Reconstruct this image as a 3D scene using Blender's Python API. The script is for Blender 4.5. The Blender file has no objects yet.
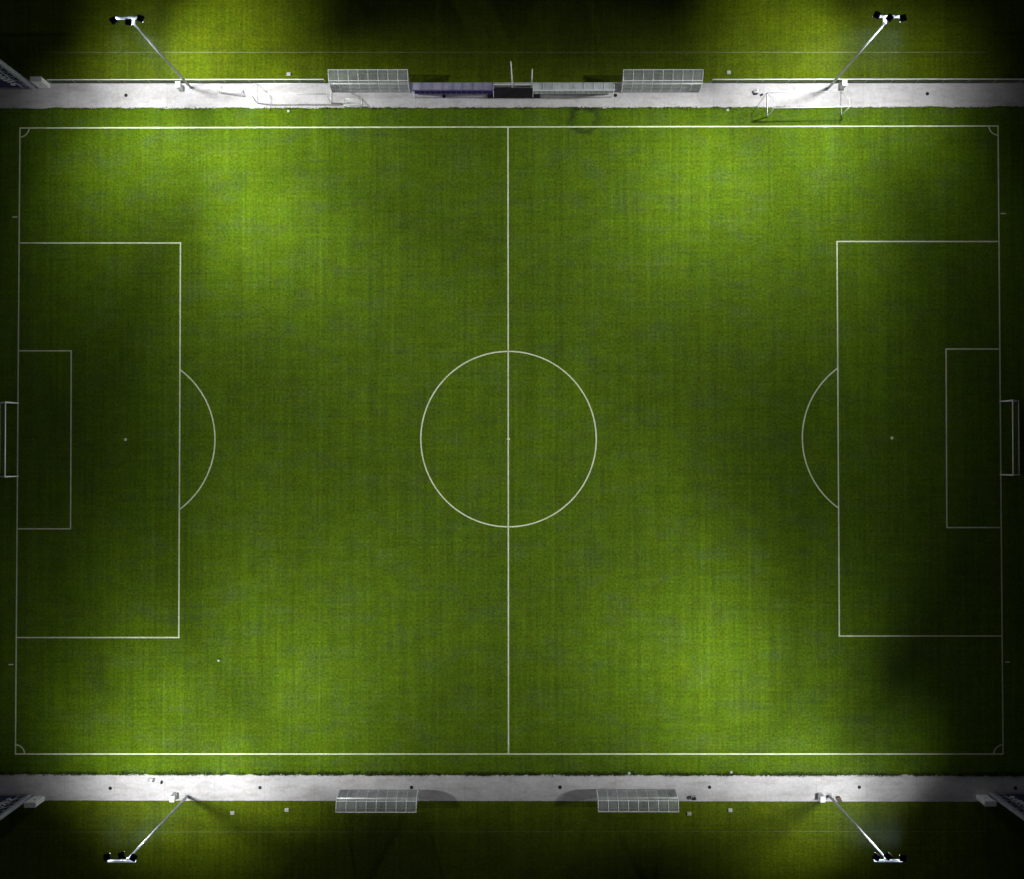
import bpy, bmesh, math, random
from mathutils import Vector, Matrix

random.seed(7)
SC = bpy.context.scene
COL = SC.collection
PI = math.pi

# ------------------------------------------------------------------ camera
W_PX, H_PX = 1024, 879
F_PX = 912.0            # focal length in pixels
CAM_H = 95.0            # drone height in metres (a 2.44 m crossbar fixes it)
NADIR = (515.0, 450.0)  # pixel straight below the drone
TILT_X = math.atan((NADIR[1] - H_PX / 2) / F_PX)
TILT_Y = math.atan((NADIR[0] - W_PX / 2) / F_PX)
cam_data = bpy.data.cameras.new('drone_camera')
cam = bpy.data.objects.new('drone_camera', cam_data)
COL.objects.link(cam)
cam.location = (0, 0, CAM_H)
cam.rotation_euler = (TILT_X, TILT_Y, 0)
cam_data.sensor_fit = 'HORIZONTAL'
cam_data.sensor_width = 36.0
cam_data.lens = 36.0 * F_PX / W_PX
cam_data.clip_start = 0.5
cam_data.clip_end = 2000
SC.camera = cam
ROT = cam.rotation_euler.to_matrix()


def G(px, py, z=0.0):
    """survey: a point of the photo at a known height -> metres on site"""
    d = ROT @ Vector(((px - W_PX / 2) / F_PX, -(py - H_PX / 2) / F_PX, -1.0))
    t = (z - CAM_H) / d.z
    return Vector((d.x * t, d.y * t, z))


# ------------------------------------------------------------------ materials
def new_mat(name):
    m = bpy.data.materials.new(name)
    m.use_nodes = True
    nt = m.node_tree
    return m, nt, nt.nodes['Principled BSDF']


def simple(name, col, rough=0.6, metal=0.0, var=0.12, scale=3.0, spec=0.4):
    m, nt, b = new_mat(name)
    n, L = nt.nodes, nt.links
    tc = n.new('ShaderNodeTexCoord')
    no = n.new('ShaderNodeTexNoise')
    no.inputs['Scale'].default_value = scale
    no.inputs['Detail'].default_value = 5
    L.new(tc.outputs['Object'], no.inputs['Vector'])
    mr = n.new('ShaderNodeMapRange')
    mr.inputs['From Min'].default_value = 0.3
    mr.inputs['From Max'].default_value = 0.7
    mr.inputs['To Min'].default_value = 1 - var
    mr.inputs['To Max'].default_value = 1 + var
    L.new(no.outputs['Fac'], mr.inputs['Value'])
    mx = n.new('ShaderNodeMix')
    mx.data_type = 'RGBA'
    mx.blend_type = 'MULTIPLY'
    mx.inputs['Factor'].default_value = 1.0
    mx.inputs['A'].default_value = (*col, 1)
    L.new(mr.outputs['Result'], mx.inputs['B'])
    L.new(mx.outputs['Result'], b.inputs['Base Color'])
    b.inputs['Roughness'].default_value = rough
    b.inputs['Metallic'].default_value = metal
    b.inputs['Specular IOR Level'].default_value = spec
    return m


def mathn(nt, op, a, b=None, c=None):
    n = nt.nodes.new('ShaderNodeMath')
    n.operation = op
    for i, v in enumerate((a, b, c)):
        if v is None:
            continue
        if isinstance(v, (int, float)):
            n.inputs[i].default_value = v
        else:
            nt.links.new(v, n.inputs[i])
    return n.outputs[0]


def noise(nt, vec, scale, stretch=(1, 1, 1), detail=3, rough=0.55, offs=(0, 0, 0)):
    mp = nt.nodes.new('ShaderNodeMapping')
    mp.inputs['Scale'].default_value = stretch
    mp.inputs['Location'].default_value = offs
    nt.links.new(vec, mp.inputs['Vector'])
    no = nt.nodes.new('ShaderNodeTexNoise')
    no.inputs['Scale'].default_value = scale
    no.inputs['Detail'].default_value = detail
    no.inputs['Roughness'].default_value = rough
    nt.links.new(mp.outputs[0], no.inputs['Vector'])
    return no.outputs['Fac']


def remap(nt, v, a, b, c, d, clamp=True):
    m = nt.nodes.new('ShaderNodeMapRange')
    m.clamp = clamp
    for i, x in zip(('From Min', 'From Max', 'To Min', 'To Max'), (a, b, c, d)):
        m.inputs[i].default_value = x
    nt.links.new(v, m.inputs['Value'])
    return m.outputs['Result']


def mixc(nt, f, a, b, mode='MIX'):
    m = nt.nodes.new('ShaderNodeMix')
    m.data_type = 'RGBA'
    m.blend_type = mode
    for key, v in (('Factor', f), ('A', a), ('B', b)):
        if isinstance(v, (int, float)):
            m.inputs[key].default_value = v if key == 'Factor' else (v, v, v, 1)
        elif isinstance(v, tuple):
            m.inputs[key].default_value = (*v, 1)
        else:
            nt.links.new(v, m.inputs[key])
    return m.outputs['Result']


def turf(name, base, worn, stain=None):
    """synthetic turf: pile grain, seams between rolls, brushed stripes, mottling"""
    m, nt, b = new_mat(name)
    geo = nt.nodes.new('ShaderNodeNewGeometry')
    P = geo.outputs['Position']
    fine = noise(nt, P, 4.2, detail=4, rough=0.75)
    weave_x = noise(nt, P, 1.0, (0.10, 3.0, 1), 4, 0.7)
    weave_y = noise(nt, P, 1.0, (2.4, 0.07, 1), 5, 0.8, (31, 7, 0))
    mot = noise(nt, P, 0.34, (0.7, 1.3, 1), 6, 0.78, (11, 3, 0))
    big = noise(nt, P, 0.055, (1, 1, 1), 2, 0.5, (5, 17, 0))
    v = mathn(nt, 'MULTIPLY', remap(nt, fine, 0.3, 0.7, 0.55, 1.45), remap(nt, weave_x, 0.3, 0.7, 0.90, 1.10))
    v = mathn(nt, 'MULTIPLY', v, remap(nt, weave_y, 0.32, 0.68, 0.80, 1.20))
    v = mathn(nt, 'MULTIPLY', v, remap(nt, big, 0.3, 0.7, 0.86, 1.14))
    mid_ = noise(nt, P, 0.6, (0.8, 1.2, 1), 5, 0.75, (9, 44, 0))
    v = mathn(nt, 'MULTIPLY', v, remap(nt, mid_, 0.3, 0.7, 0.82, 1.18))
    # fine tufting grid
    sep = nt.nodes.new('ShaderNodeSeparateXYZ')
    nt.links.new(P, sep.inputs[0])
    gx = mathn(nt, 'SINE', mathn(nt, 'MULTIPLY', sep.outputs[0], 2 * PI / 0.62))
    gy = mathn(nt, 'SINE', mathn(nt, 'MULTIPLY', sep.outputs[1], 2 * PI / 0.74))
    grid = mathn(nt, 'ADD', mathn(nt, 'MULTIPLY', gx, 0.02), mathn(nt, 'MULTIPLY', gy, 0.015))
    v = mathn(nt, 'MULTIPLY', v, mathn(nt, 'ADD', grid, 1.0))
    # seams of the rolls every 4 m across the pitch
    fr = mathn(nt, 'ABSOLUTE', mathn(nt, 'SUBTRACT', mathn(nt, 'FRACT', mathn(nt, 'DIVIDE', sep.outputs[0], 4.06)), 0.5))
    seam = remap(nt, fr, 0.472, 0.496, 1.0, 1.11)
    v = mathn(nt, 'MULTIPLY', v, seam)
    # each 1 m strip of pile is laid with its own nap
    wn = nt.nodes.new('ShaderNodeTexWhiteNoise')
    wn.noise_dimensions = '1D'
    nt.links.new(mathn(nt, 'FLOOR', mathn(nt, 'DIVIDE', sep.outputs[0], 1.015)), wn.inputs['W'])
    v = mathn(nt, 'MULTIPLY', v, remap(nt, wn.outputs['Value'], 0, 1, 0.95, 1.05))
    c = mixc(nt, remap(nt, mot, 0.48, 0.68, 0.0, 0.65), base, worn)
    hue = noise(nt, P, 0.5, (1, 1, 1), 3, 0.6, (70, 20, 0))
    c = mixc(nt, remap(nt, hue, 0.4, 0.7, 0.0, 0.5), c, (base[0] * 1.25, base[1] * 1.02, base[2] * 0.5))
    c = mixc(nt, 1.0, c, v, 'MULTIPLY')
    if stain:
        (sx, sy), r = stain
        mp = nt.nodes.new('ShaderNodeMapping')
        mp.inputs['Location'].default_value = (-sx, -sy, 0)
        nt.links.new(P, mp.inputs[0])
        wob = noise(nt, P, 1.1, detail=4, rough=0.7)
        ln = nt.nodes.new('ShaderNodeVectorMath')
        ln.operation = 'LENGTH'
        nt.links.new(mp.outputs[0], ln.inputs[0])
        d = mathn(nt, 'ADD', ln.outputs['Value'], mathn(nt, 'MULTIPLY', mathn(nt, 'SUBTRACT', wob, 0.5), 1.9))
        ring = mathn(nt, 'SUBTRACT', 1.0, mathn(nt, 'MULTIPLY', mathn(nt, 'ABSOLUTE', mathn(nt, 'SUBTRACT', d, r)), 1.9))
        patch = remap(nt, wob, 0.35, 0.62, 0.35, 1.0)
        f = mathn(nt, 'MULTIPLY', remap(nt, ring, 0.0, 0.8, 0.0, 0.85), patch)
        c = mixc(nt, f, c, (0.014, 0.022, 0.010))
    nt.links.new(c, b.inputs['Base Color'])
    b.inputs['Roughness'].default_value = 0.9
    b.inputs['Specular IOR Level'].default_value = 0.05
    bp = nt.nodes.new('ShaderNodeBump')
    bp.inputs['Strength'].default_value = 0.35
    bp.inputs['Distance'].default_value = 0.05
    nt.links.new(fine, bp.inputs['Height'])
    nt.links.new(bp.outputs[0], b.inputs['Normal'])
    return m


def concrete():
    m, nt, b = new_mat('pale_concrete')
    geo = nt.nodes.new('ShaderNodeNewGeometry')
    P = geo.outputs['Position']
    fine = noise(nt, P, 3.0, detail=5, rough=0.7)
    big = noise(nt, P, 0.35, detail=4, rough=0.6, offs=(3, 9, 0))
    dirt = noise(nt, P, 0.9, (0.5, 1.4, 1), 5, 0.65, (40, 2, 0))
    v = mathn(nt, 'MULTIPLY', remap(nt, fine, 0.3, 0.7, 0.88, 1.12), remap(nt, big, 0.3, 0.7, 0.88, 1.12))
    c = mixc(nt, remap(nt, dirt, 0.48, 0.70, 0, 0.8), (0.54, 0.51, 0.515), (0.38, 0.35, 0.335))
    sep = nt.nodes.new('ShaderNodeSeparateXYZ')
    nt.links.new(P, sep.inputs[0])
    fr = mathn(nt, 'ABSOLUTE', mathn(nt, 'SUBTRACT', mathn(nt, 'FRACT', mathn(nt, 'DIVIDE', sep.outputs[0], 5.2)), 0.5))
    v = mathn(nt, 'MULTIPLY', v, remap(nt, fr, 0.490, 0.497, 1.0, 0.86))
    c = mixc(nt, 1.0, c, v, 'MULTIPLY')
    nt.links.new(c, b.inputs['Base Color'])
    b.inputs['Roughness'].default_value = 0.85
    return m


def line_paint():
    m, nt, b = new_mat('worn_line_yarn')
    geo = nt.nodes.new('ShaderNodeNewGeometry')
    f = noise(nt, geo.outputs['Position'], 0.9, detail=6, rough=0.8)
    c = mixc(nt, remap(nt, f, 0.36, 0.72, 0.0, 0.9), (0.74, 0.77, 0.58), (0.42, 0.48, 0.24))
    nt.links.new(c, b.inputs['Base Color'])
    b.inputs['Roughness'].default_value = 0.85
    return m


def faint_paint():
    m, nt, b = new_mat('faded_line_paint')
    geo = nt.nodes.new('ShaderNodeNewGeometry')
    f = noise(nt, geo.outputs['Position'], 1.2, detail=4, rough=0.7)
    c = mixc(nt, remap(nt, f, 0.35, 0.7, 0.2, 1.0), (0.24, 0.27, 0.12), (0.075, 0.11, 0.02))
    nt.links.new(c, b.inputs['Base Color'])
    b.inputs['Roughness'].default_value = 0.9
    return m


def sheet_plastic(name, tint, veil, spec_mix=0.10, lilac=False, back=0.35):
    """twin wall polycarbonate: part clear, part milky"""
    m = bpy.data.materials.new(name)
    m.use_nodes = True
    nt = m.node_tree
    n, L = nt.nodes, nt.links
    n.remove(n['Principled BSDF'])
    out = n['Material Output']
    tr = n.new('ShaderNodeBsdfTransparent')
    tr.inputs[0].default_value = (*tint, 1)
    di = n.new('ShaderNodeBsdfDiffuse')
    tc = n.new('ShaderNodeTexCoord')
    f = noise(nt, tc.outputs['Object'], 1.4, (1, 0.4, 0.4), 4, 0.6)
    c = mixc(nt, remap(nt, f, 0.3, 0.7, 0, 1), (0.50, 0.50, 0.66) if lilac else (0.62, 0.65, 0.67), (0.62, 0.60, 0.80) if lilac else (0.80, 0.82, 0.84))
    L.new(c, di.inputs[0])
    tl = n.new('ShaderNodeBsdfTranslucent')
    tl.inputs[0].default_value = (0.6, 0.62, 0.63, 1)
    m1 = n.new('ShaderNodeMixShader')
    m1.inputs[0].default_value = back
    L.new(di.outputs[0], m1.inputs[1])
    L.new(tl.outputs[0], m1.inputs[2])
    gl = n.new('ShaderNodeBsdfGlossy')
    gl.inputs['Roughness'].default_value = 0.22
    m2 = n.new('ShaderNodeMixShader')
    L.new(remap(nt, f, 0.3, 0.7, veil * 0.8, veil * 1.2), m2.inputs[0])
    L.new(tr.outputs[0], m2.inputs[1])
    L.new(m1.outputs[0], m2.inputs[2])
    m3 = n.new('ShaderNodeMixShader')
    m3.inputs[0].default_value = spec_mix
    L.new(m2.outputs[0], m3.inputs[1])
    L.new(gl.outputs[0], m3.inputs[2])
    L.new(m3.outputs[0], out.inputs[0])
    return m


def lamp_glass(strength):
    m, nt, b = new_mat('lit_lamp_glass')
    b.inputs['Base Color'].default_value = (0.8, 0.85, 0.9, 1)
    b.inputs['Emission Color'].default_value = (0.80, 0.88, 1.0, 1)
    b.inputs['Emission Strength'].default_value = strength
    return m


STAIN = G(584, 119)
M = dict(
    turf=turf('pitch_turf', (0.069, 0.126, 0.0030), (0.066, 0.103, 0.0270), ((STAIN.x, STAIN.y), 1.35)),
    lawn=turf('outer_turf', (0.079, 0.118, 0.0018), (0.068, 0.092, 0.007)),
    path=concrete(),
    line=line_paint(),
    faint=faint_paint(),
    steel=simple('galvanised_steel', (0.34, 0.35, 0.365), 0.45, 0.25, 0.15, 2.0),
    bar=simple('pale_galvanised_arm', (0.62, 0.64, 0.68), 0.5, 0.1, 0.1, 3.0),
    lampbody=simple('black_lamp_housing', (0.008, 0.008, 0.022), 0.55, 0.0, 0.2, 6.0, 0.15),
    glass=lamp_glass(38.0),
    whitebox=simple('white_painted_metal', (0.74, 0.75, 0.76), 0.5, 0.0, 0.08, 2.5),
    goal=simple('white_goal_paint', (0.80, 0.81, 0.80), 0.4, 0.0, 0.06, 4.0),
    net=simple('grey_net_cord', (0.34, 0.35, 0.34), 0.9, 0.0, 0.15, 5.0),
    darksteel=simple('dark_mesh_steel', (0.075, 0.08, 0.075), 0.6, 0.2, 0.2, 4.0),
    poly=sheet_plastic('clear_polycarbonate', (0.92, 0.94, 0.94), 0.42, back=0.45),
    polyend=sheet_plastic('smoked_polycarbonate', (0.08, 0.08, 0.09), 0.5, back=0.05),
    polygrey=sheet_plastic('pale_grey_polycarbonate', (0.62, 0.66, 0.72), 0.84, back=0.08),
    polylilac=sheet_plastic('lilac_grey_polycarbonate', (0.5, 0.5, 0.8), 0.80, lilac=True, back=0.08),
    rib=simple('white_aluminium_rib', (0.82, 0.83, 0.85), 0.4, 0.1, 0.06, 4.0),
    bench=simple('grey_bench_board', (0.26, 0.25, 0.24), 0.7, 0.0, 0.2, 3.0),
    seat_purple=simple('purple_seat_plastic', (0.055, 0.035, 0.18), 0.45, 0.0, 0.15, 4.0),
    seat_white=simple('pale_seat_plastic', (0.62, 0.62, 0.60), 0.45, 0.0, 0.12, 4.0),
    trim_purple=simple('purple_trim', (0.13, 0.085, 0.24), 0.5, 0.0, 0.2, 4.0),
    rubber=simple('black_rubber_mat', (0.065, 0.058, 0.065), 0.9, 0.0, 0.3, 1.5),
    navy=simple('navy_hoarding', (0.010, 0.018, 0.060), 0.55, 0.0, 0.25, 1.0),
    teal=simple('teal_stripe', (0.03, 0.12, 0.14), 0.6, 0.0, 0.2, 1.0),
    frame=simple('grey_hoarding_post', (0.36, 0.38, 0.46), 0.5, 0.3, 0.12, 2.0),
    letter=simple('white_lettering', (0.70, 0.72, 0.70), 0.6, 0.0, 0.1, 3.0),
    iron=simple('black_iron_cover', (0.02, 0.02, 0.022), 0.6, 0.3, 0.2, 6.0),
    lid=simple('pale_plastic_lid', (0.50, 0.53, 0.47), 0.6, 0.0, 0.12, 6.0),
    black=simple('black_fabric', (0.015, 0.015, 0.017), 0.85, 0.0, 0.2, 6.0),
    grey=simple('grey_fabric', (0.20, 0.21, 0.23), 0.85, 0.0, 0.2, 6.0),
    bagwhite=simple('white_plastic_bag', (0.76, 0.76, 0.80), 0.6, 0.0, 0.1, 6.0),
    brown=simple('brown_box', (0.10, 0.075, 0.045), 0.8, 0.0, 0.2, 6.0),
    blade=simple('dark_grass_blade', (0.026, 0.044, 0.007), 0.9, 0.0, 0.35, 1.5, 0.1),
    blue=simple('blue_board', (0.06, 0.10, 0.26), 0.5, 0.0, 0.15, 1.0),
)


# ------------------------------------------------------------------ mesh helpers
class MB:
    def __init__(self):
        self.v, self.f = [], []

    def add(self, vs, fs):
        k = len(self.v)
        self.v += [tuple(p) for p in vs]
        self.f += [tuple(i + k for i in f) for f in fs]

    def box(self, c, s, rz=0.0, mat=None, bev=0.0):
        hx, hy, hz = s[0] / 2, s[1] / 2, s[2] / 2
        bev = min(bev, hx * 0.8, hy * 0.8, hz * 0.8)
        R = mat if mat is not None else Matrix.Rotation(rz, 3, 'Z')
        c = Vector(c)
        if bev <= 0:
            vs = [c + R @ Vector((x * hx, y * hy, z * hz)) for z in (-1, 1) for x, y in ((-1, -1), (1, -1), (1, 1), (-1, 1))]
            self.add(vs, [(0, 3, 2, 1), (4, 5, 6, 7), (0, 1, 5, 4), (1, 2, 6, 5), (2, 3, 7, 6), (3, 0, 4, 7)])
            return self
        ring = []
        for x, y in ((-1, -1), (1, -1), (1, 1), (-1, 1)):
            ring.append([(x * hx, y * (hy - bev)), (x * (hx - bev), y * hy)] if x * y > 0 else [(x * (hx - bev), y * hy), (x * hx, y * (hy - bev))])
        out = [p for pr in ring for p in pr]
        n = 8
        sc = lambda p, ins: (p[0] * (hx - ins) / hx, p[1] * (hy - ins) / hy)
        levels = [(-hz, bev), (-hz + bev, 0), (hz - bev, 0), (hz, bev)]
        vs, fs = [], []
        for z, ins in levels:
            for p in out:
                q = sc(p, ins)
                vs.append(c + R @ Vector((q[0], q[1], z)))
        for l in range(3):
            for i in range(n):
                j = (i + 1) % n
                fs.append((l * n + i, l * n + j, (l + 1) * n + j, (l + 1) * n + i))
        fs.append(tuple(reversed(range(n))))
        fs.append(tuple(range(3 * n, 4 * n)))
        self.add(vs, fs)
        return self

    def tube(self, a, b, r0, r1=None, n=8, cap=True):
        a, b = Vector(a), Vector(b)
        r1 = r0 if r1 is None else r1
        d = (b - a).normalized()
        u = d.orthogonal().normalized()
        w = d.cross(u)
        vs = []
        for p, r in ((a, r0), (b, r1)):
            for i in range(n):
                t = 2 * PI * i / n
                vs.append(p + (u * math.cos(t) + w * math.sin(t)) * r)
        fs = [(i, (i + 1) % n, n + (i + 1) % n, n + i) for i in range(n)]
        if cap:
            fs += [tuple(reversed(range(n))), tuple(range(n, 2 * n))]
        self.add(vs, fs)
        return self

    def path(self, pts, r, n=6):
        for a, b in zip(pts[:-1], pts[1:]):
            self.tube(a, b, r, r, n)
        return self

    def strip(self, a, b, w, z):
        """flat painted strip from a to b"""
        a, b = Vector((a[0], a[1], 0)), Vector((b[0], b[1], 0))
        d = (b - a).normalized()
        s = Vector((-d.y, d.x, 0)) * w / 2
        vs = [a - s, b - s, b + s, a + s]
        self.add([(p.x, p.y, z) for p in vs], [(0, 1, 2, 3)])
        return self

    def arc(self, c, r, a0, a1, w, z, n=64):
        vs, fs = [], []
        for i in range(n + 1):
            t = a0 + (a1 - a0) * i / n
            for rr in (r - w / 2, r + w / 2):
                vs.append((c[0] + math.cos(t) * rr, c[1] + math.sin(t) * rr, z))
        for i in range(n):
            fs.append((2 * i, 2 * i + 1, 2 * i + 3, 2 * i + 2))
        self.add(vs, fs)
        return self

    def disc(self, c, r, z, n=16):
        self.add([(c[0] + math.cos(2 * PI * i / n) * r, c[1] + math.sin(2 * PI * i / n) * r, z) for i in range(n)], [tuple(range(n))])
        return self

    def build(self, name, mat, parent=None, smooth=False):
        me = bpy.data.meshes.new(name)
        me.from_pydata(self.v, [], self.f)
        bm = bmesh.new()
        bm.from_mesh(me)
        bmesh.ops.recalc_face_normals(bm, faces=bm.faces)
        bm.to_mesh(me)
        bm.free()
        if smooth:
            for p in me.polygons:
                p.use_smooth = True
        me.materials.append(M[mat] if isinstance(mat, str) else mat)
        o = bpy.data.objects.new(name, me)
        COL.objects.link(o)
        if parent is not None:
            o.parent = parent
        return o


def tag(o, label=None, cat=None, group=None, kind=None):
    if label: o['label'] = label
    if cat: o['category'] = cat
    if group: o['group'] = group
    if kind: o['kind'] = kind
    return o


def thing(name, label, cat, loc, rz=0.0, group=None):
    o = bpy.data.objects.new(name, None)
    o.empty_display_size = 0.3
    COL.objects.link(o)
    o.location = loc
    o.rotation_euler = (0, 0, rz)
    return tag(o, label, cat, group)


def copy_tree(o, parent=None):
    c = o.copy()
    COL.objects.link(c)
    if parent is not None:
        c.parent = parent
    for ch in list(o.children):
        copy_tree(ch, c)
    return c


def again(src, label, loc, rz=0.0):
    c = copy_tree(src)
    c['label'] = label
    c.location = loc
    c.rotation_euler = (0, 0, rz)
    return c


# ------------------------------------------------------------------ setting
def sheet(name, x0, x1, y0, y1, z, mat):
    mb = MB()
    mb.add([(x0, y0, z), (x1, y0, z), (x1, y1, z), (x0, y1, z)], [(0, 1, 2, 3)])
    return tag(mb.build(name, mat), kind='structure')


sheet('ground', -450, 450, -450, 450, 0.0, 'lawn')
TOP_OUT, TOP_IN = G(512, 82.5).y, G(512, 107.5).y
BOT_IN, BOT_OUT = G(512, 775).y, G(512, 801).y
sheet('pitch_turf', -260, 260, BOT_IN - 0.3, TOP_IN + 0.3, 0.004, 'turf')


def path_strip(name, y_in, y_out):
    """path with a slightly ragged edge on the pitch side, a straight one outside"""
    mb = MB()
    n = 1500
    x0, x1 = -130.0, 130.0
    up, lo = [], []
    w = 0.0
    for i in range(n + 1):
        x = x0 + (x1 - x0) * i / n
        w = w * 0.75 + random.uniform(-1, 1) * 0.05
        lo.append((x, y_in + w, 0.010))
        up.append((x, y_out + random.uniform(-1, 1) * 0.015, 0.010))
    vs = lo + up
    mb.add(vs, [(i, i + 1, n + 2 + i, n + 1 + i) for i in range(n)])
    return tag(mb.build(name, 'path'), kind='structure')


path_strip('path', TOP_IN, TOP_OUT)
path_strip('path', BOT_IN, BOT_OUT)


def grass_edge(name, y, side, x0, x1, dens, grow=1.0):
    """longer tufts lying over the path edge"""
    mb = MB()
    for i in range(int((x1 - x0) * dens)):
        x = random.uniform(x0, x1)
        if random.random() > 0.55 + 0.28 * math.sin(x * 0.9 + 2 * math.sin(x * 0.31)) + 0.2 * math.sin(x * 3.7):
            continue
        yy = y - side * abs(random.gauss(0, 0.12 * grow)) + side * random.choice((0, 0, 0.05))
        a = random.uniform(0, 2 * PI)
        for k in range(3):
            t = a + random.uniform(-1.3, 1.3)
            l = random.uniform(0.06, 0.20) * grow
            h = random.uniform(0.03, 0.10)
            wv = Vector((-math.sin(t), math.cos(t), 0)) * 0.018
            p = Vector((x, yy, 0.006))
            mb.add([p - wv, p + wv, p + Vector((math.cos(t) * l, math.sin(t) * l, h))], [(0, 1, 2)])
    return tag(mb.build(name, 'blade'), kind='stuff')


xl, xr = G(-5, 440).x, G(1030, 440).x
grass_edge('grass_edge', TOP_IN, 1, xl, xr, 22)
grass_edge('grass_edge', BOT_IN, -1, xl, xr, 90, 1.35)

# ---- pitch markings
LW = 0.138
Z1 = 0.010
mk = MB()
def pl(a, b, w=LW): mk.strip(G(*a), G(*b), w, Z1)
TLc, TRc, BLc, BRc = (20, 128), (998, 126), (15.5, 754), (1003, 754)
cor = {k: G(*v) for k, v in dict(tl=TLc, tr=TRc, bl=BLc, br=BRc).items()}
e = LW / 2
mk.strip(cor['tl'] + Vector((-e, 0, 0)), cor['tr'] + Vector((e, 0, 0)), LW, Z1)
mk.strip(cor['bl'] + Vector((-e, 0, 0)), cor['br'] + Vector((e, 0, 0)), LW, Z1)
def between(a, b, g0, g1, zz=Z1):
    d = (b - a).normalized()
    mk.strip(a + d * g0, b - d * g1, LW, zz)
between(cor['tl'], cor['bl'], e, e)
between(cor['tr'], cor['br'], e, e)
between(G(508, 127), G(508.5, 754), e, e)
# penalty and goal areas (top edge, bottom edge, line parallel to the goal line)
def area(gx, x, yt, yb, tx):
    a, b = G(gx[0], yt), G(x[0], yt)
    c, d = G(gx[1], yb), G(x[1], yb)
    s = 1 if b.x > a.x else -1
    mk.strip(a + Vector((s * e, 0, 0)), b + Vector((s * e, 0, 0)), LW, Z1)
    mk.strip(c + Vector((s * e, 0, 0)), d + Vector((s * e, 0, 0)), LW, Z1)
    between(b, d, e, e)
area((19.2, 16.4), (180.5, 178.8), 243, 637.5, 0)
area((18.6, 17.4), (71.3, 70.6), 350.8, 528.8, 0)
area((998.6, 1002), (837, 839.3), 241.5, 636, 0)
area((999.4, 1001), (946, 946.8), 349, 527.5, 0)
cc = G(508.5, 439)
CR = (G(596.2, 439).x - G(420.8, 439).x) / 2
mk.arc(cc, CR, 0, 2 * PI, LW, Z1 + 0.003, 160)
mk.disc(cc, 0.16, Z1 + 0.005)
for (sx, sy), xe, apex in (((125.5, 439.5), 179.6, 215.0), ((892, 438), 838.2, 802.3)):
    s = G(sx, sy)
    mk.disc(s, 0.17, Z1)
    half_chord = (G(sx, 369.5).y - G(sx, 509.5).y) / 2
    xa, xc = abs(G(apex, sy).x - G(xe, sy).x), half_chord
    r = (xa * xa + xc * xc) / (2 * xa)          # circle through apex and chord
    sg = 1 if apex > xe else -1
    cx = G(apex, sy).x - sg * r
    half = math.asin(min(1, xc / r))
    base = 0 if sg > 0 else PI
    mk.arc((cx, s.y), r, base - half, base + half, LW, Z1 + 0.003, 64)
for k, a0 in (('tl', -PI / 2), ('tr', PI), ('bl', 0), ('br', PI / 2)):
    mk.arc(cor[k], 0.95, a0, a0 + PI / 2, 0.13, Z1 + 0.003, 16)
for a, b in (((12.3, 217), (17.5, 217)), ((1000.5, 213.5), (1006, 213.5)), ((8.5, 664.5), (13.5, 664.5)), ((1005, 662), (1010, 662))):
    pl(a, b, 0.13)
tag(mk.build('pitch_markings', 'line'), kind='structure')
fm = MB()
fm.strip(G(40, 52.3), G(985, 52.3), 0.085, 0.005)
fm.strip(G(30, 832), G(985, 831.5), 0.045, 0.005)
tag(fm.build('field_markings', 'faint'), kind='structure')

# ------------------------------------------------------------------ floodlight masts
MAST_H = 14.7


def spot(name, parent, loc, target, power, size, blend=1.0, col=(0.96, 1.0, 0.99), rad=0.42):
    ld = bpy.data.lights.new(name, 'SPOT')
    ld.energy = power
    ld.spot_size = math.radians(size)
    ld.spot_blend = blend
    ld.color = col
    ld.shadow_soft_size = rad
    o = bpy.data.objects.new(name, ld)
    COL.objects.link(o)
    o.parent = parent
    o.location = loc
    d = Vector(target) - (Vector(parent.location) + Vector(loc))
    o.rotation_euler = d.to_track_quat('-Z', 'Y').to_euler()
    return o


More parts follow.
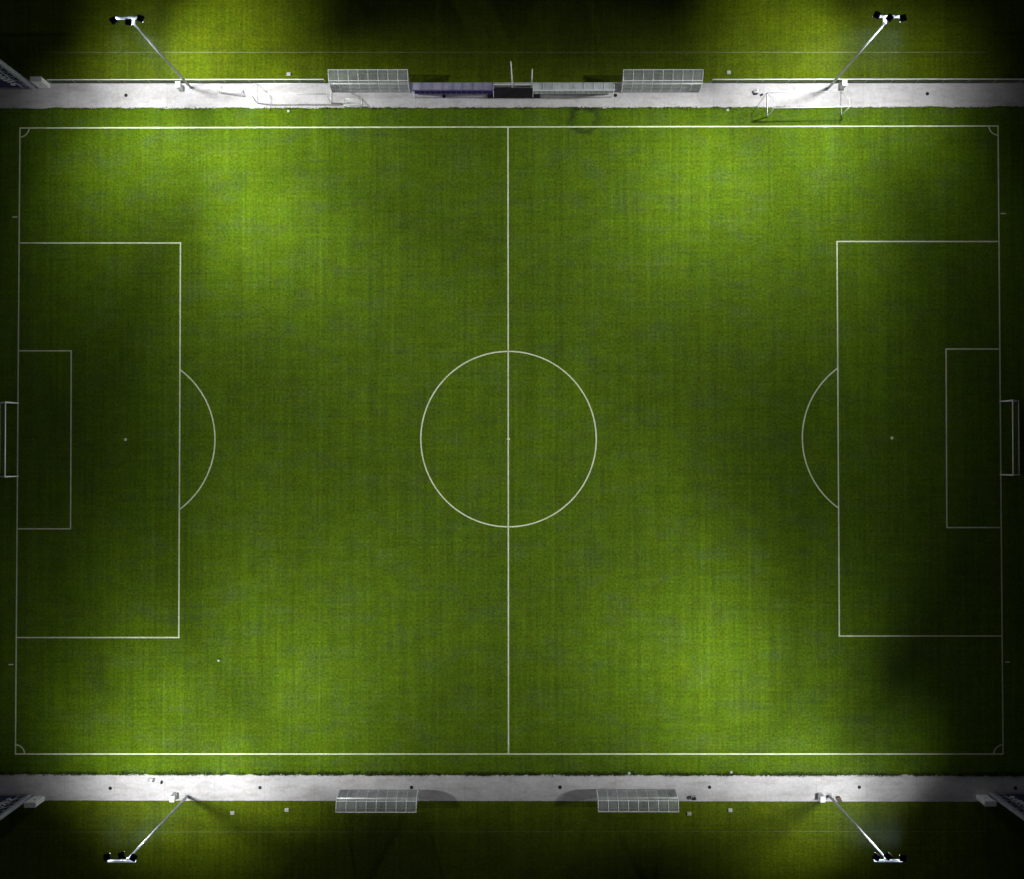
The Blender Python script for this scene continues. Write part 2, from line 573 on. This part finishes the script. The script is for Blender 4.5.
def mast(label, base_px, head_px, bar_dy, beams, yaws):
    b = G(*base_px)
    root = thing('floodlight_mast', label, 'floodlight', b, 0, 'floodlight masts round the pitch')
    out = 1 if b.y > 0 else -1                       # away from the pitch
    MB().box((0, 0, 0.03), (0.55, 0.55, 0.04), bev=0.01).build('base_plate', 'steel', root)
    MB().tube((0, 0, 0.03), (0, 0, MAST_H - 0.1), 0.14, 0.085, 12).build('pole', 'steel', root, True)
    hs = [G(x, y, MAST_H + 0.1) - b for x, y in head_px]
    bar_y = out * bar_dy
    x0, x1 = min(h.x for h in hs), max(h.x for h in hs)
    bar = MB().box(((x0 + x1) / 2, bar_y, MAST_H - 0.22), (x1 - x0 + 0.2, 0.20, 0.14), bev=0.02)
    bar.box((0, bar_y / 2, MAST_H - 0.2), (0.32, abs(bar_y) + 0.2, 0.08), bev=0.02)
    bar.build('crossbar', 'bar', root)
    cx = (b.x > 0) and -1 or 1
    for i, (h, yw) in enumerate(zip(hs, yaws)):
        aim = Vector((cx, -out, 0)).normalized()
        tilt = -0.04
        zax = Vector((-aim.x * math.sin(tilt), -aim.y * math.sin(tilt), math.cos(tilt)))
        xax = Matrix.Rotation(math.radians(yw), 3, zax) @ Vector((aim.x, aim.y, math.tan(tilt))).normalized()
        yax = zax.cross(xax)
        R = Matrix((xax, yax, zax)).transposed()
        c = Vector((h.x, h.y, MAST_H + 0.10))
        m = MB().box(c, (0.60, 0.57, 0.20), mat=R, bev=0.06)
        for k in range(-3, 4):
            m.box(c + R @ Vector((0, k * 0.075, 0.13)), (0.5, 0.018, 0.08), mat=R)
        hd = m.build('floodlight', 'lampbody', root)
        MB().box(c + R @ Vector((0, 0, -0.112)), (0.50, 0.46, 0.02), mat=R).build('lens', 'glass', hd)
        br = MB()
        br.tube(c + R @ Vector((-0.15, 0, -0.06)), (h.x, bar_y, MAST_H - 0.18), 0.03, n=6)
        br.build('bracket', 'steel', hd)
    far = max(range(3), key=lambda q: abs(hs[q].x))      # the head farthest from the pole
    rest = [q for q in range(3) if q != far]
    k = 0
    for dx, dy, size, x in beams:
        if abs(dx) < 60 or size > 100:
            h = hs[far]
        else:
            h = hs[rest[k % 2]]
            k += 1
        side = 0.45 if (dy > 0) == (out < 0) else -0.65
        tgt = G(base_px[0] + dx, base_px[1] + dy)
        c = Vector((h.x, h.y + out * side, MAST_H - 0.55))
        spot('floodlight_beam', root, c, tgt, 4 * PI * PI * x * GAIN, size)
    return root


GAIN = 0.95
# beams: aim offset in the photo's pixels, cone in degrees, strength
mast('floodlight mast at the top left, its arm over the outer turf above the path',
     (191, 88), ((113.5, 20.5), (128.5, 22), (140.5, 18.5)), 0.46,
     ((150, 100, 90, 851), (-40, 40, 90, 276), (-40, -40, 60, 129), (-40, 100, 75, 374), (40, -40, 60, 492), (150, 360, 75, 1075)), (-10, 40, 25))
mast('floodlight mast at the top right beside the spare goal on the path',
     (828.5, 88), ((877, 15), (889.5, 18), (903, 18)), 0.58,
     ((-230, 260, 135, 799), (40, 0, 90, 240), (-320, 260, 90, 606), (-40, -40, 60, 382), (40, 100, 90, 197), (-320, 180, 75, 624)), (20, 5, -35))
mast('floodlight mast at the bottom left behind two small bags on the path',
     (187.5, 796), ((107, 857), (121.5, 855.5), (133.5, 857.5)), 0.24,
     ((90, -40, 60, 273), (230, -360, 75, 893), (-40, -100, 110, 169), (320, -180, 75, 837), (0, -180, 60, 268), (0, -40, 110, 293)), (-35, -30, 15))
mast('floodlight mast at the bottom right with a small brown box at its foot',
     (829, 795.5), ((876.5, 857), (888, 856), (903, 858)), 0.24,
     ((-320, -360, 135, 615), (0, 0, 75, 69), (-320, -260, 90, 682), (-40, 0, 75, 213), (40, -40, 60, 96), (-320, -360, 60, 855)), (15, 5, 40))

# ------------------------------------------------------------------ small cabinets at the masts
def cabinet(label, px, rz):
    r = thing('electrical_cabinet', label, 'cabinet', G(*px), rz, 'white cabinets at the masts')
    MB().box((0, 0, 0.06), (0.50, 0.62, 0.10)).build('plinth', 'steel', r)
    MB().box((0, 0, 0.60), (0.44, 0.56, 0.98), bev=0.02).build('body', 'whitebox', r)
    MB().box((0, 0, 1.11), (0.52, 0.64, 0.05), bev=0.015).build('roof', 'whitebox', r)
    d = MB().box((0, -0.29, 0.60), (0.36, 0.02, 0.84)).build('door', 'whitebox', r)
    MB().box((0.12, -0.31, 0.62), (0.03, 0.03, 0.14)).build('handle', 'iron', d)
    return r


cb = cabinet('white cabinet left of the top left mast foot', (181.6, 88.6), 0)
again(cb, 'white cabinet behind the top right mast foot near the spare goal', G(841, 87.0), 0)
again(cb, 'white cabinet left of the bottom left mast foot', G(175.8, 795), PI)
again(cb, 'white cabinet left of the bottom right mast foot', G(819.5, 795.5), PI)

# ------------------------------------------------------------------ tall hoardings behind the corners
def hoarding(label, px, sx, sy):
    """tall framed board; local +x runs out of the frame, local -y looks at the pitch"""
    r = thing('hoarding', label, 'hoarding', G(*px), 0, 'tall hoardings behind the corners')
    Hh, Ln = 7.6, 13.0
    MB().box((0, 0, Hh / 2), (0.40, 0.40, Hh), bev=0.03).build('post', 'frame', r)
    MB().box((sx * Ln, 0, Hh / 2), (0.40, 0.40, Hh), bev=0.03).build('post', 'frame', r)
    MB().box((sx * Ln / 2, 0, Hh + 0.15), (Ln + 0.4, 0.40, 0.28), bev=0.03).build('top_rail', 'frame', r)
    MB().box((sx * (Ln / 2 + 0.25), 0, Hh / 2 - 0.1), (Ln - 1.0, 0.12, Hh - 0.5)).build('board', 'navy', r)
    MB().box((sx * (Ln / 2 + 0.25), -sy * 0.072, 2.3), (Ln - 1.2, 0.016, 0.22)).build('stripe', 'teal', r)
    lat = MB().tube((sx * 0.95, -sy * 0.16, 0.2), (sx * 0.95, -sy * 0.16, Hh - 0.2), 0.045, n=6)
    z = 0.3
    k = 0
    while z < Hh - 0.8:
        lat.tube((sx * (0.25 if k % 2 else 0.95), -sy * 0.16, z), (sx * (0.95 if k % 2 else 0.25), -sy * 0.16, z + 0.55), 0.025, n=5)
        z += 0.55
        k += 1
    lat.build('lattice_brace', 'frame', r)
    # illegible white script on the board, beside the brace
    rnd = random.Random(3)
    lt = MB()
    for k in range(7):
        zc = 0.9 + k * 0.62
        xb = 1.45 + k * 0.08
        pts = []
        for q in range(7):
            pts.append((sx * (xb + 0.42 * math.sin(q * 1.15 + k)), -sy * 0.085, zc + 0.5 * q / 6 + rnd.uniform(-0.08, 0.08)))
        for a, b in zip(pts[:-1], pts[1:]):
            lt.tube(a, b, 0.05, n=5)
    lt.build('lettering', 'letter', r)
    return r


hoarding('dark hoarding with white script at the top left corner', (33.5, 87.6), -1, 1)
hoarding('dark hoarding with white script at the bottom left corner', (29.5, 796.2), -1, -1)
hoarding('dark unlit hoarding at the bottom right corner', (991.5, 794), 1, -1)


def block(label, px, sy):
    r = thing('equipment_locker', label, 'locker', G(*px), 0, 'white lockers beside the hoardings')
    MB().box((0, sy * 0.25, 0.92), (1.15, 0.46, 1.78), bev=0.015).build('body', 'whitebox', r)
    MB().box((0, sy * 0.25, 1.83), (1.22, 0.54, 0.05), bev=0.012).build('lid', 'whitebox', r)
    for s in (-1, 1):
        d = MB().box((s * 0.28, sy * 0.01, 0.92), (0.52, 0.02, 1.64)).build('door', 'whitebox', r)
        MB().box((s * 0.07, -sy * 0.012, 0.95), (0.03, 0.03, 0.18)).build('handle', 'iron', d)
    return r


block('white locker right of the top left hoarding post', (45.0, 88.6), 1)
block('white locker right of the bottom left hoarding post', (39.3, 795.8), -1)
block('dim white locker left of the bottom right hoarding', (981.3, 794.5), -1)

# ------------------------------------------------------------------ railing along the top path
def railing(label, x0, x1, y, h, bays, group='railings along the top path'):
    a, b = G(x0, y), G(x1, y)
    r = thing('railing', label, 'railing', a, 0, group)
    L = b.x - a.x
    MB().box((L / 2, 0, h), (L, 0.09, 0.06), bev=0.01).build('top_rail', 'rib', r)
    MB().box((L / 2, 0, 0.10), (L, 0.05, 0.05)).build('bottom_rail', 'darksteel', r)
    for k in range(bays + 1):
        x = L * k / bays
        MB().box((min(max(x, 0.03), L - 0.03), 0, h / 2), (0.055, 0.055, h - 0.07)).build('post', 'steel', r)
    for k in range(bays):
        m = MB()
        xa, xb = L * k / bays + 0.05, L * (k + 1) / bays - 0.05
        n = max(2, int((xb - xa) / 0.062))
        for i in range(n + 1):
            x = xa + (xb - xa) * i / n
            m.box((x, 0, h / 2 + 0.03), (0.026, 0.014, h - 0.2))
        for z in (0.32, 0.56):
            m.box(((xa + xb) / 2, 0.012, z), (xb - xa, 0.008, 0.02))
        m.build('mesh_panel', 'darksteel', r)
    return r


railing('long white topped railing from the top left locker to the large shelter', 51.5, 325.5, 83.3, 0.92, 11)
railing('long white topped railing running right from the top right large shelter', 710.5, 1044, 83.0, 0.92, 13)
railing('short grey railing left of the taller pole above the black mat', 493.5, 511.5, 87.6, 0.80, 1)
railing('short grey railing between the two poles above the black mat', 515, 531, 87.3, 0.70, 1)

# ------------------------------------------------------------------ curved shelters facing the outer fields
PROF = [(0.0, 0.02), (0.0, 0.55), (0.02, 0.95), (0.09, 1.25), (0.22, 1.50), (0.42, 1.72), (0.68, 1.89), (0.98, 2.00), (1.28, 2.06), (1.50, 2.08)]
SW = 8.2


def arch_shelter(label, loc, rz):
    r = thing('team_shelter', label, 'shelter', loc, rz, 'large curved clear shelters')
    x0, x1 = -SW / 2, SW / 2
    m = MB()
    vs = []
    n = len(PROF)
    for x in (x0, x1):
        vs += [(x, d, h) for d, h in PROF]
    m.add(vs, [(i, i + 1, n + i + 1, n + i) for i in range(n - 1)])
    m.build('canopy', 'poly', r, True)
    for s in (-1, 1):
        e_ = MB()
        xs = s * (SW / 2 - 0.03)
        pts = [(xs, d, h) for d, h in PROF if True] + [(xs, 1.15, 1.1), (xs, 0.85, 0.02)]
        e_.add(pts, [tuple(range(len(pts)))])
        e_.build('end_panel', 'polyend', r)
    for k in range(9):
        x = x0 + 0.03 + (SW - 0.06) * k / 8
        rb = MB().path([(x, d, h + 0.02) for d, h in PROF[5:]], 0.036 if k in (0, 8) else 0.032, 6)
        rb.path([(x, d, h + 0.01) for d, h in PROF[:6]], 0.026 if k in (0, 8) else 0.012, 6)
        rb.build('rib', 'rib', r, True)
    MB().box((0, -0.005, 0.06), (SW, 0.09, 0.10), bev=0.01).build('bottom_rail', 'steel', r)
    MB().box((0, 0.50, 1.80), (SW, 0.07, 0.05), bev=0.01).build('purlin', 'rib', r)
    MB().box((0, 1.50, 2.09), (SW + 0.04, 0.06, 0.06), bev=0.01).build('front_rail', 'rib', r)
    MB().box((0, 1.16, 2.07), (SW, 0.05, 0.03)).build('purlin', 'steel', r)
    b = MB().box((0, 0.42, 0.46), (SW - 0.3, 0.34, 0.045), bev=0.01)
    for k in range(5):
        x = -SW / 2 + 0.4 + (SW - 0.8) * k / 4
        b.box((x, 0.42, 0.22), (0.05, 0.26, 0.43))
    b.build('bench', 'bench', r)
    return r


sh = arch_shelter('large clear shelter left of the purple one on the top path', G(371.1, 92.3), 0)
again(sh, 'large clear shelter right of the pale one on the top path', G(660.0, 92.3), 0)
again(sh, 'large clear shelter left of centre on the bottom path', G(379.0, 789.8), PI)
again(sh, 'large clear shelter right of centre on the bottom path', G(635.8, 789.3), PI)


# ------------------------------------------------------------------ small flat shelters facing the pitch
def small_shelter(label, px0, px1, yb, seat_mat, trim_mat, poly_mat):
    a, b = G(px0, yb), G(px1, yb)
    L = b.x - a.x
    c = (a + b) / 2
    r = thing('team_dugout', label, 'dugout', c, 0, 'small flat roofed dugouts')
    h0, h1 = 1.88, 1.98
    prof = [(0.0, 0.03), (0.0, 1.55), (-0.06, 1.75), (-0.2, h0), (-0.55, 1.94), (-0.92, h1)]
    n = len(prof)
    vs = []
    for x in (-L / 2, L / 2):
        vs += [(x, y, z) for y, z in prof]
    back = MB()
    back.add([(x, y, z) for x in (-L / 2, L / 2) for y, z in prof[:3]], [(0, 1, 4, 3), (1, 2, 5, 4)])
    back.build('back_panel', poly_mat, r)
    roof = MB()
    q = prof[2:]
    k4 = len(q)
    roof.add([(x, y, z) for x in (-L / 2, L / 2) for y, z in q], [(i, i + 1, k4 + i + 1, k4 + i) for i in range(k4 - 1)])
    roof.build('roof', poly_mat, r, True)
    for s in (-1, 1):
        e_ = MB()
        xs = s * (L / 2 - 0.025)
        pts = [(xs, y, z) for y, z in prof] + [(xs, -0.75, 1.1), (xs, -0.55, 0.03)]
        e_.add(pts, [tuple(range(len(pts)))])
        e_.build('end_panel', poly_mat, r)
        MB().tube((s * (L / 2 - 0.04), -0.90, 0.01), (s * (L / 2 - 0.04), -0.90, h1 - 0.03), 0.03, n=6).build('leg', 'rib', r)
    for k in range(9):
        x = -L / 2 + 0.03 + (L - 0.06) * k / 8
        MB().path([(x, y, z + 0.015) for y, z in prof], 0.022, 6).build('rib', 'rib' if seat_mat == 'seat_white' else 'steel', r, True)
    MB().box((0, -0.95, h1 - 0.04), (L + 0.04, 0.06, 0.20), bev=0.01).build('front_rail', trim_mat, r)
    MB().box((0, 0.0, 0.06), (L, 0.08, 0.10)).build('bottom_rail', 'steel', r)
    bm_ = MB().box((0, -0.50, 0.38), (L - 0.3, 0.10, 0.06))
    for k in range(6):
        bm_.box((-L / 2 + 0.5 + (L - 1.0) * k / 5, -0.50, 0.18), (0.06, 0.3, 0.34))
    bm_.build('seat_beam', 'darksteel', r)
    for k in range(15):
        x = -L / 2 + 0.38 + (L - 0.76) * k / 14
        m = MB().box((x, -0.52, 0.44), (0.49, 0.40, 0.05), bev=0.015)
        m.box((x, -0.30, 0.66), (0.49, 0.05, 0.42), bev=0.015)
        m.build('seat', seat_mat, r)
    return r


small_shelter('small dugout with purple seats and trim left of the black mat', 414.0, 494.0, 88.6, 'seat_purple', 'trim_purple', 'polylilac')
small_shelter('small dugout with pale roof and white seats right of the black mat', 532.5, 612.5, 88.6, 'seat_white', 'rib', 'polygrey')

# mat, poles
mp = MB()
p0, p1 = G(487.5, 98.3), G(540, 87.8)
mp.box(((p0.x + p1.x) / 2, (p0.y + p1.y) / 2, 0.026), (p1.x - p0.x, p1.y - p0.y, 0.028), bev=0.008)
for k in range(7):
    mp.box((p0.x + 0.4 + (p1.x - p0.x - 0.8) * k / 6, (p0.y + p1.y) / 2, 0.042), (0.05, (p1.y - p0.y) * 0.92, 0.008))
tag(mp.build('rubber_mat', 'rubber'), 'black rubber mat on the top path between the two small dugouts', 'mat')


def flagpole(label, px, h, lean):
    r = thing('flagpole', label, 'pole', G(*px), 0, 'bare poles behind the mat')
    MB().tube((0, 0, 0), (lean, 0, h), 0.075, 0.05, 8).build('pole', 'rib', r, True)
    MB().tube((0, 0, 0), (0, 0, 0.22), 0.13, 0.11, 10).build('socket', 'steel', r)
    MB().tube((lean, 0, h), (lean, 0, h + 0.07), 0.06, 0.03, 8).build('cap', 'rib', r)
    return r


flagpole('taller bare pale pole above the black mat', (512.5, 86.8), 6.2, -0.15)
flagpole('shorter bare pale pole beside the white dugout', (531.5, 86.0), 4.2, 0.0)

# ------------------------------------------------------------------ goals
def net_patch(m, a, b, c, d, nu, nv, r=0.009):
    """a-b one edge, d-c the opposite one"""
    a, b, c, d = map(Vector, (a, b, c, d))
    for i in range(nu + 1):
        t = i / nu
        m.tube(a.lerp(b, t), d.lerp(c, t), r, n=3, cap=False)
    for j in range(nv + 1):
        t = j / nv
        m.tube(a.lerp(d, t), b.lerp(c, t), r, n=3, cap=False)


def goal(label, loc, rz, width, depth_top, depth, group, wheels=False, r=0.06, net=True, wobble=0.0):
    """goal mouth along local y, opening towards local +x"""
    H = 2.44
    w = width / 2
    g = thing('football_goal', label, 'goal', loc, rz, group)
    for s in (-1, 1):
        MB().tube((0, s * w, 0.0), (0, s * w, H), r, n=10).build('post', 'goal', g, True)
        MB().path([(-0.06, s * w, H - 0.02), (-depth_top, s * (w - 0.02), H - 0.06), (-depth, s * w, 0.06)], 0.026, 6).build('net_support', 'goal', g, True)
        MB().tube((-0.06, s * w, 0.06), (-depth, s * w, 0.06), 0.045, n=8).build('side_bar', 'goal', g, True)
    MB().tube((0, -w - r, H), (0, w + r, H), r, n=10).build('crossbar', 'goal', g, True)
    MB().tube((-depth, -w, 0.06), (-depth, w, 0.06), 0.04, n=8).build('ground_bar', 'net' if net else 'goal', g, True)
    if net:
        m = MB()
        sag = 0.12
        nu = int(width / 0.24)
        net_patch(m, (-0.02, -w, H), (-0.02, w, H), (-depth_top, w, H - 0.06 - sag), (-depth_top, -w, H - 0.06 - sag), nu, max(2, int(depth_top / 0.24)))
        net_patch(m, (-depth_top, -w, H - 0.06 - sag), (-depth_top, w, H - 0.06 - sag), (-depth, w, 0.06), (-depth, -w, 0.06), nu, 9)
        for s in (-1, 1):
            net_patch(m, (0, s * w, 0.05), (0, s * w, H), (-depth_top, s * w, H - 0.1), (-depth, s * w, 0.05), 9, 6)
        m.build('net', 'net', g)
    return g


def mid(a, b): return (a + b) / 2
la, lb = G(18.6, 403.2), G(17.8, 476.2)
goal('white football goal with dark net on the left goal line', mid(la, lb), 0, (la - lb).length, 0.75, 1.9, 'goals on the pitch')
ra, rb = G(999.7, 401.5), G(1000.6, 474.6)
goal('white football goal with dark net on the right goal line', mid(ra, rb), PI, (ra - rb).length, 0.75, 1.9, 'goals on the pitch')
ta, tb = G(257.3, 103.2), G(331.3, 103.2)
goal('spare full size white goal on the path left of the large shelter', mid(ta, tb), -PI / 2, (ta - tb).length, 0.7, 2.05, 'spare goals on the top path', r=0.055, net=False)
sa, sb = G(767.3, 116.8), G(841.3, 115.4)
d_ = sb - sa
goal('spare full size white goal half on the grass beside the top right mast', mid(sa, sb), -PI / 2 + math.atan2(d_.y, d_.x), (sa - sb).length, 0.8, 2.5, 'spare goals on the top path', r=0.055, net=False)

# ------------------------------------------------------------------ training frames on the path
def mini_goal(label, loc, rz, w, h, dep):
    g = thing('mini_goal', label, 'mini goal', loc, rz, 'small training goals on the top path')
    f = MB()
    f.path([(-w / 2, 0, 0.04), (-w / 2, 0, h), (w / 2, 0, h), (w / 2, 0, 0.04)], 0.045, 8)
    f.build('mouth_frame', 'goal', g, True)
    f = MB()
    f.path([(-w / 2, 0, 0.04), (-w / 2, dep, 0.04), (w / 2, dep, 0.04), (w / 2, 0, 0.04)], 0.035, 8)
    f.build('ground_frame', 'goal', g, True)
    for s in (-1, 1):
        MB().tube((s * w / 2, 0.03, h), (s * w / 2, dep, 0.06), 0.028, n=6).build('net_support', 'goal', g, True)
    m = MB()
    net_patch(m, (-w / 2, 0, h), (w / 2, 0, h), (w / 2, dep, 0.04), (-w / 2, dep, 0.04), int(w / 0.1), 8, 0.008)
    m.build('net', 'goal', g)
    return g


mini_goal('small white training goal on the path between mast and spare goal', G(231.5, 94.8), math.radians(-9), 2.3, 0.75, 0.62)
mini_goal('small white training goal on the path below the large shelter', G(353.5, 107), math.radians(2), 1.8, 0.6, 0.85)

# ------------------------------------------------------------------ covers, lids, loose things
def cover(label, px, first=None):
    if first is None:
        m = MB()
        m.tube((0, 0, -0.02), (0, 0, 0.02), 0.18, 0.18, 16)
        m.tube((0, 0, 0.02), (0, 0, 0.03), 0.13, 0.13, 16)
        o = tag(m.build('drain_cover', 'iron'), label, 'drain cover', 'round drain covers set in the paths')
        o.location = G(*px, 0.010)
        return o
    return again(first, label, G(*px, 0.010))


c0 = cover('round black drain cover on the top path left of the mast', (126, 95.3))
for lab, px in (
    ('round black drain cover in front of the purple dugout', (444, 96.4)),
    ('round black drain cover at the right end of the pale dugout', (615.5, 95.4)),
    ('round black drain cover on the top path right of the spare goal', (927.3, 93.8)),
    ('round black drain cover on the bottom path left of the two bags', (110.3, 788.3)),
    ('round black drain cover on the bottom path between mast and left shelter', (260, 787.6)),
    ('round black drain cover above the bottom left shelter roof', (411.5, 787.4)),
    ('round black drain cover left of the bottom right shelter', (560, 787.2)),
    ('round black drain cover between bottom right shelter and mast', (709.5, 787.2)),
    ('round black drain cover on the bottom path right of the mast', (859.3, 787.2)),
    ('round black drain cover at the right end of the bottom path', (1015.3, 788)),
):
    cover(lab, px, c0)


def lidbox(label, px, first=None):
    if first is None:
        r = thing('valve_box', label, 'valve box', G(*px, 0.004), 0, 'pale valve boxes in the turf')
        MB().box((0, 0, 0.05), (0.44, 0.36, 0.10), bev=0.02).build('body', 'lid', r)
        l = MB().box((0, 0, 0.125), (0.37, 0.29, 0.045), bev=0.015).build('lid', 'lid', r)
        MB().box((0, 0, 0.155), (0.12, 0.03, 0.014)).build('handle', 'iron', l)
        return r
    return again(first, label, G(*px, 0.004))


b0 = lidbox('pale valve box in the outer turf behind the left railing', (289, 74.3))
for lab, px in (
    ('pale valve box in the outer turf behind the right railing', (728.5, 72.6)),
    ('pale valve box at the pitch edge below the left spare goal', (288.5, 111.3)),
    ('pale valve box at the pitch edge left of the right spare goal', (727.5, 110.2)),
    ('pale valve box nearest the bottom left mast', (232.5, 812.8)),
    ('pale valve box left of the bottom left shelter', (287, 809.8)),
    ('pale valve box touching the bottom right shelter end', (689, 813.5)),
    ('pale valve box between bottom right shelter and mast', (730, 810)),
    ('pale valve box at the pitch edge above the bottom right valve boxes', (731, 772)),
    ('pale valve box at the pitch edge above the bottom right shelter', (629, 773)),
):
    c = lidbox(lab, px, b0)
    if px[1] > 770 and px[1] < 775 or 105 < px[1] < 115:
        c.scale = (0.62, 0.62, 0.7)


def bag(label, px, size, mat, rz):
    r = thing('kit_bag', label, 'bag', G(*px, 0.010), rz)
    m = MB()
    nseg, nr = 10, 7
    vs, fs = [], []
    for i in range(nr):
        u = i / (nr - 1)
        s = math.sin(PI * (0.12 + 0.76 * u)) ** 0.5
        for k in range(nseg):
            t = 2 * PI * k / nseg
            vs.append(((u - 0.5) * size[0], math.cos(t) * size[1] / 2 * s, size[2] / 2 + math.sin(t) * size[2] / 2 * s * (0.9 + 0.1 * math.sin(k * 2 + i))))
    for i in range(nr - 1):
        for k in range(nseg):
            fs.append((i * nseg + k, i * nseg + (k + 1) % nseg, (i + 1) * nseg + (k + 1) % nseg, (i + 1) * nseg + k))
    fs += [tuple(range(nseg)), tuple(range((nr - 1) * nseg, nr * nseg))]
    m.add(vs, fs)
    m.build('body', mat, r, True)
    h = MB()
    for s in (-1, 1):
        h.path([(-size[0] * 0.22, s * size[1] * 0.25, size[2] * 0.9), (-size[0] * 0.12, s * size[1] * 0.12, size[2] * 1.25), (size[0] * 0.12, s * size[1] * 0.12, size[2] * 1.25), (size[0] * 0.22, s * size[1] * 0.25, size[2] * 0.9)], 0.018, 5)
    h.build('handle', 'black', r)
    return r


bag('white bag on the bottom path at its pitch edge', (150.3, 779.6), (0.55, 0.36, 0.25), 'bagwhite', 0.2)
bag('grey bag on the bottom path touching the white bag', (154, 779.8), (0.42, 0.28, 0.24), 'grey', 1.2)
bag('black bag on the bottom path right of the grey bag', (162, 782), (0.34, 0.26, 0.26), 'black', 1.5)
bag('pale bag on the top path left of the right spare goal', (755.5, 91.8), (0.50, 0.34, 0.32), 'bagwhite', 0.3)
bag('black lump standing in for the shadow beneath the pale bag on the top path', (755.5, 94.2), (0.46, 0.2, 0.2), 'black', 0.15)  # added dark shape in place of the pale bag's shadow
bag('small black bag at the back corner of the right spare goal', (761.6, 95), (0.26, 0.22, 0.22), 'black', 0.8)

st = thing('folding_stool', 'black folding stool on the bottom path right of the right shelter', 'stool', G(693.3, 797.3, 0.010), 0.25)
MB().box((0, 0, 0.42), (0.42, 0.30, 0.03), bev=0.01).build('seat', 'black', st)
for s in (-1, 1):
    MB().tube((-0.3, s * 0.14, 0.01), (0.22, s * 0.14, 0.41), 0.022, n=6).build('leg', 'black', st)
    MB().tube((0.3, s * 0.16, 0.01), (-0.22, s * 0.16, 0.41), 0.022, n=6).build('leg', 'black', st)

bx = thing('cardboard_box', 'small brown box at the foot of the bottom right mast', 'box', G(838, 798, 0.0), 0.3)
MB().box((0, 0, 0.20), (0.40, 0.34, 0.38), bev=0.01).build('body', 'brown', bx)
MB().box((-0.05, 0.16, 0.41), (0.36, 0.16, 0.015), 0.1).build('flap', 'brown', bx)
MB().box((0.04, -0.16, 0.415), (0.36, 0.16, 0.015), -0.15).build('flap', 'brown', bx)

bl = bpy.data.meshes.new('football')
bm = bmesh.new()
bmesh.ops.create_icosphere(bm, subdivisions=3, radius=0.11)
bm.to_mesh(bl)
bm.free()
bl.materials.append(M['goal'])
for p in bl.polygons:
    p.use_smooth = True
bo = bpy.data.objects.new('football', bl)
COL.objects.link(bo)
bo.location = G(218.5, 660.5, 0.115)
tag(bo, 'white football lying alone on the lower left of the pitch', 'ball')

# board along the far right edge
ba, bb = G(1024.2, 108), G(1025.5, 430)
br_ = thing('boundary_board', 'low blue boundary board at the right edge of the turf', 'board', (ba.x, (ba.y + bb.y) / 2, 0))
Lb = ba.y - bb.y
MB().box((0, 0, 0.5), (0.06, Lb, 0.86), bev=0.01).build('panel', 'blue', br_)
for k in range(9):
    MB().box((0.07, -Lb / 2 + 0.3 + (Lb - 0.6) * k / 8, 0.45), (0.06, 0.06, 0.9)).build('post', 'steel', br_)

# ------------------------------------------------------------------ thin haze added to give the lamps a glow
hz = MB().box((0, 0, 48.0), (930, 930, 98.0))
hm = bpy.data.materials.new('lamp_glow_haze')
hm.use_nodes = True
hn = hm.node_tree
hn.nodes.remove(hn.nodes['Principled BSDF'])
pv = hn.nodes.new('ShaderNodeVolumePrincipled')
pv.inputs['Color'].default_value = (0.62, 0.76, 1.0, 1)
pv.inputs['Density'].default_value = 0.00011
hn.links.new(pv.outputs[0], hn.nodes['Material Output'].inputs['Volume'])
tag(hz.build('haze', hm), kind='stuff')

# ------------------------------------------------------------------ night sky
w = bpy.data.worlds.new('World')
SC.world = w
w.use_nodes = True
nt = w.node_tree
bg = nt.nodes['Background']
sky = nt.nodes.new('ShaderNodeTexSky')
sky.sky_type = 'NISHITA'
sky.sun_disc = False
sky.sun_elevation = math.radians(-1.0)
sky.sun_rotation = math.radians(200)
nt.links.new(sky.outputs[0], bg.inputs['Color'])
bg.inputs['Strength'].default_value = 0.03

vs = SC.view_settings
vs.view_transform = 'Standard'
vs.look = 'None'
vs.exposure = 0.0
vs.gamma = 1.0
SC.cycles.use_denoising = True
SC.cycles.max_bounces = 6
SC.cycles.volume_bounces = 0
SC.cycles.transparent_max_bounces = 24
SC.cycles.sample_clamp_indirect = 4.0
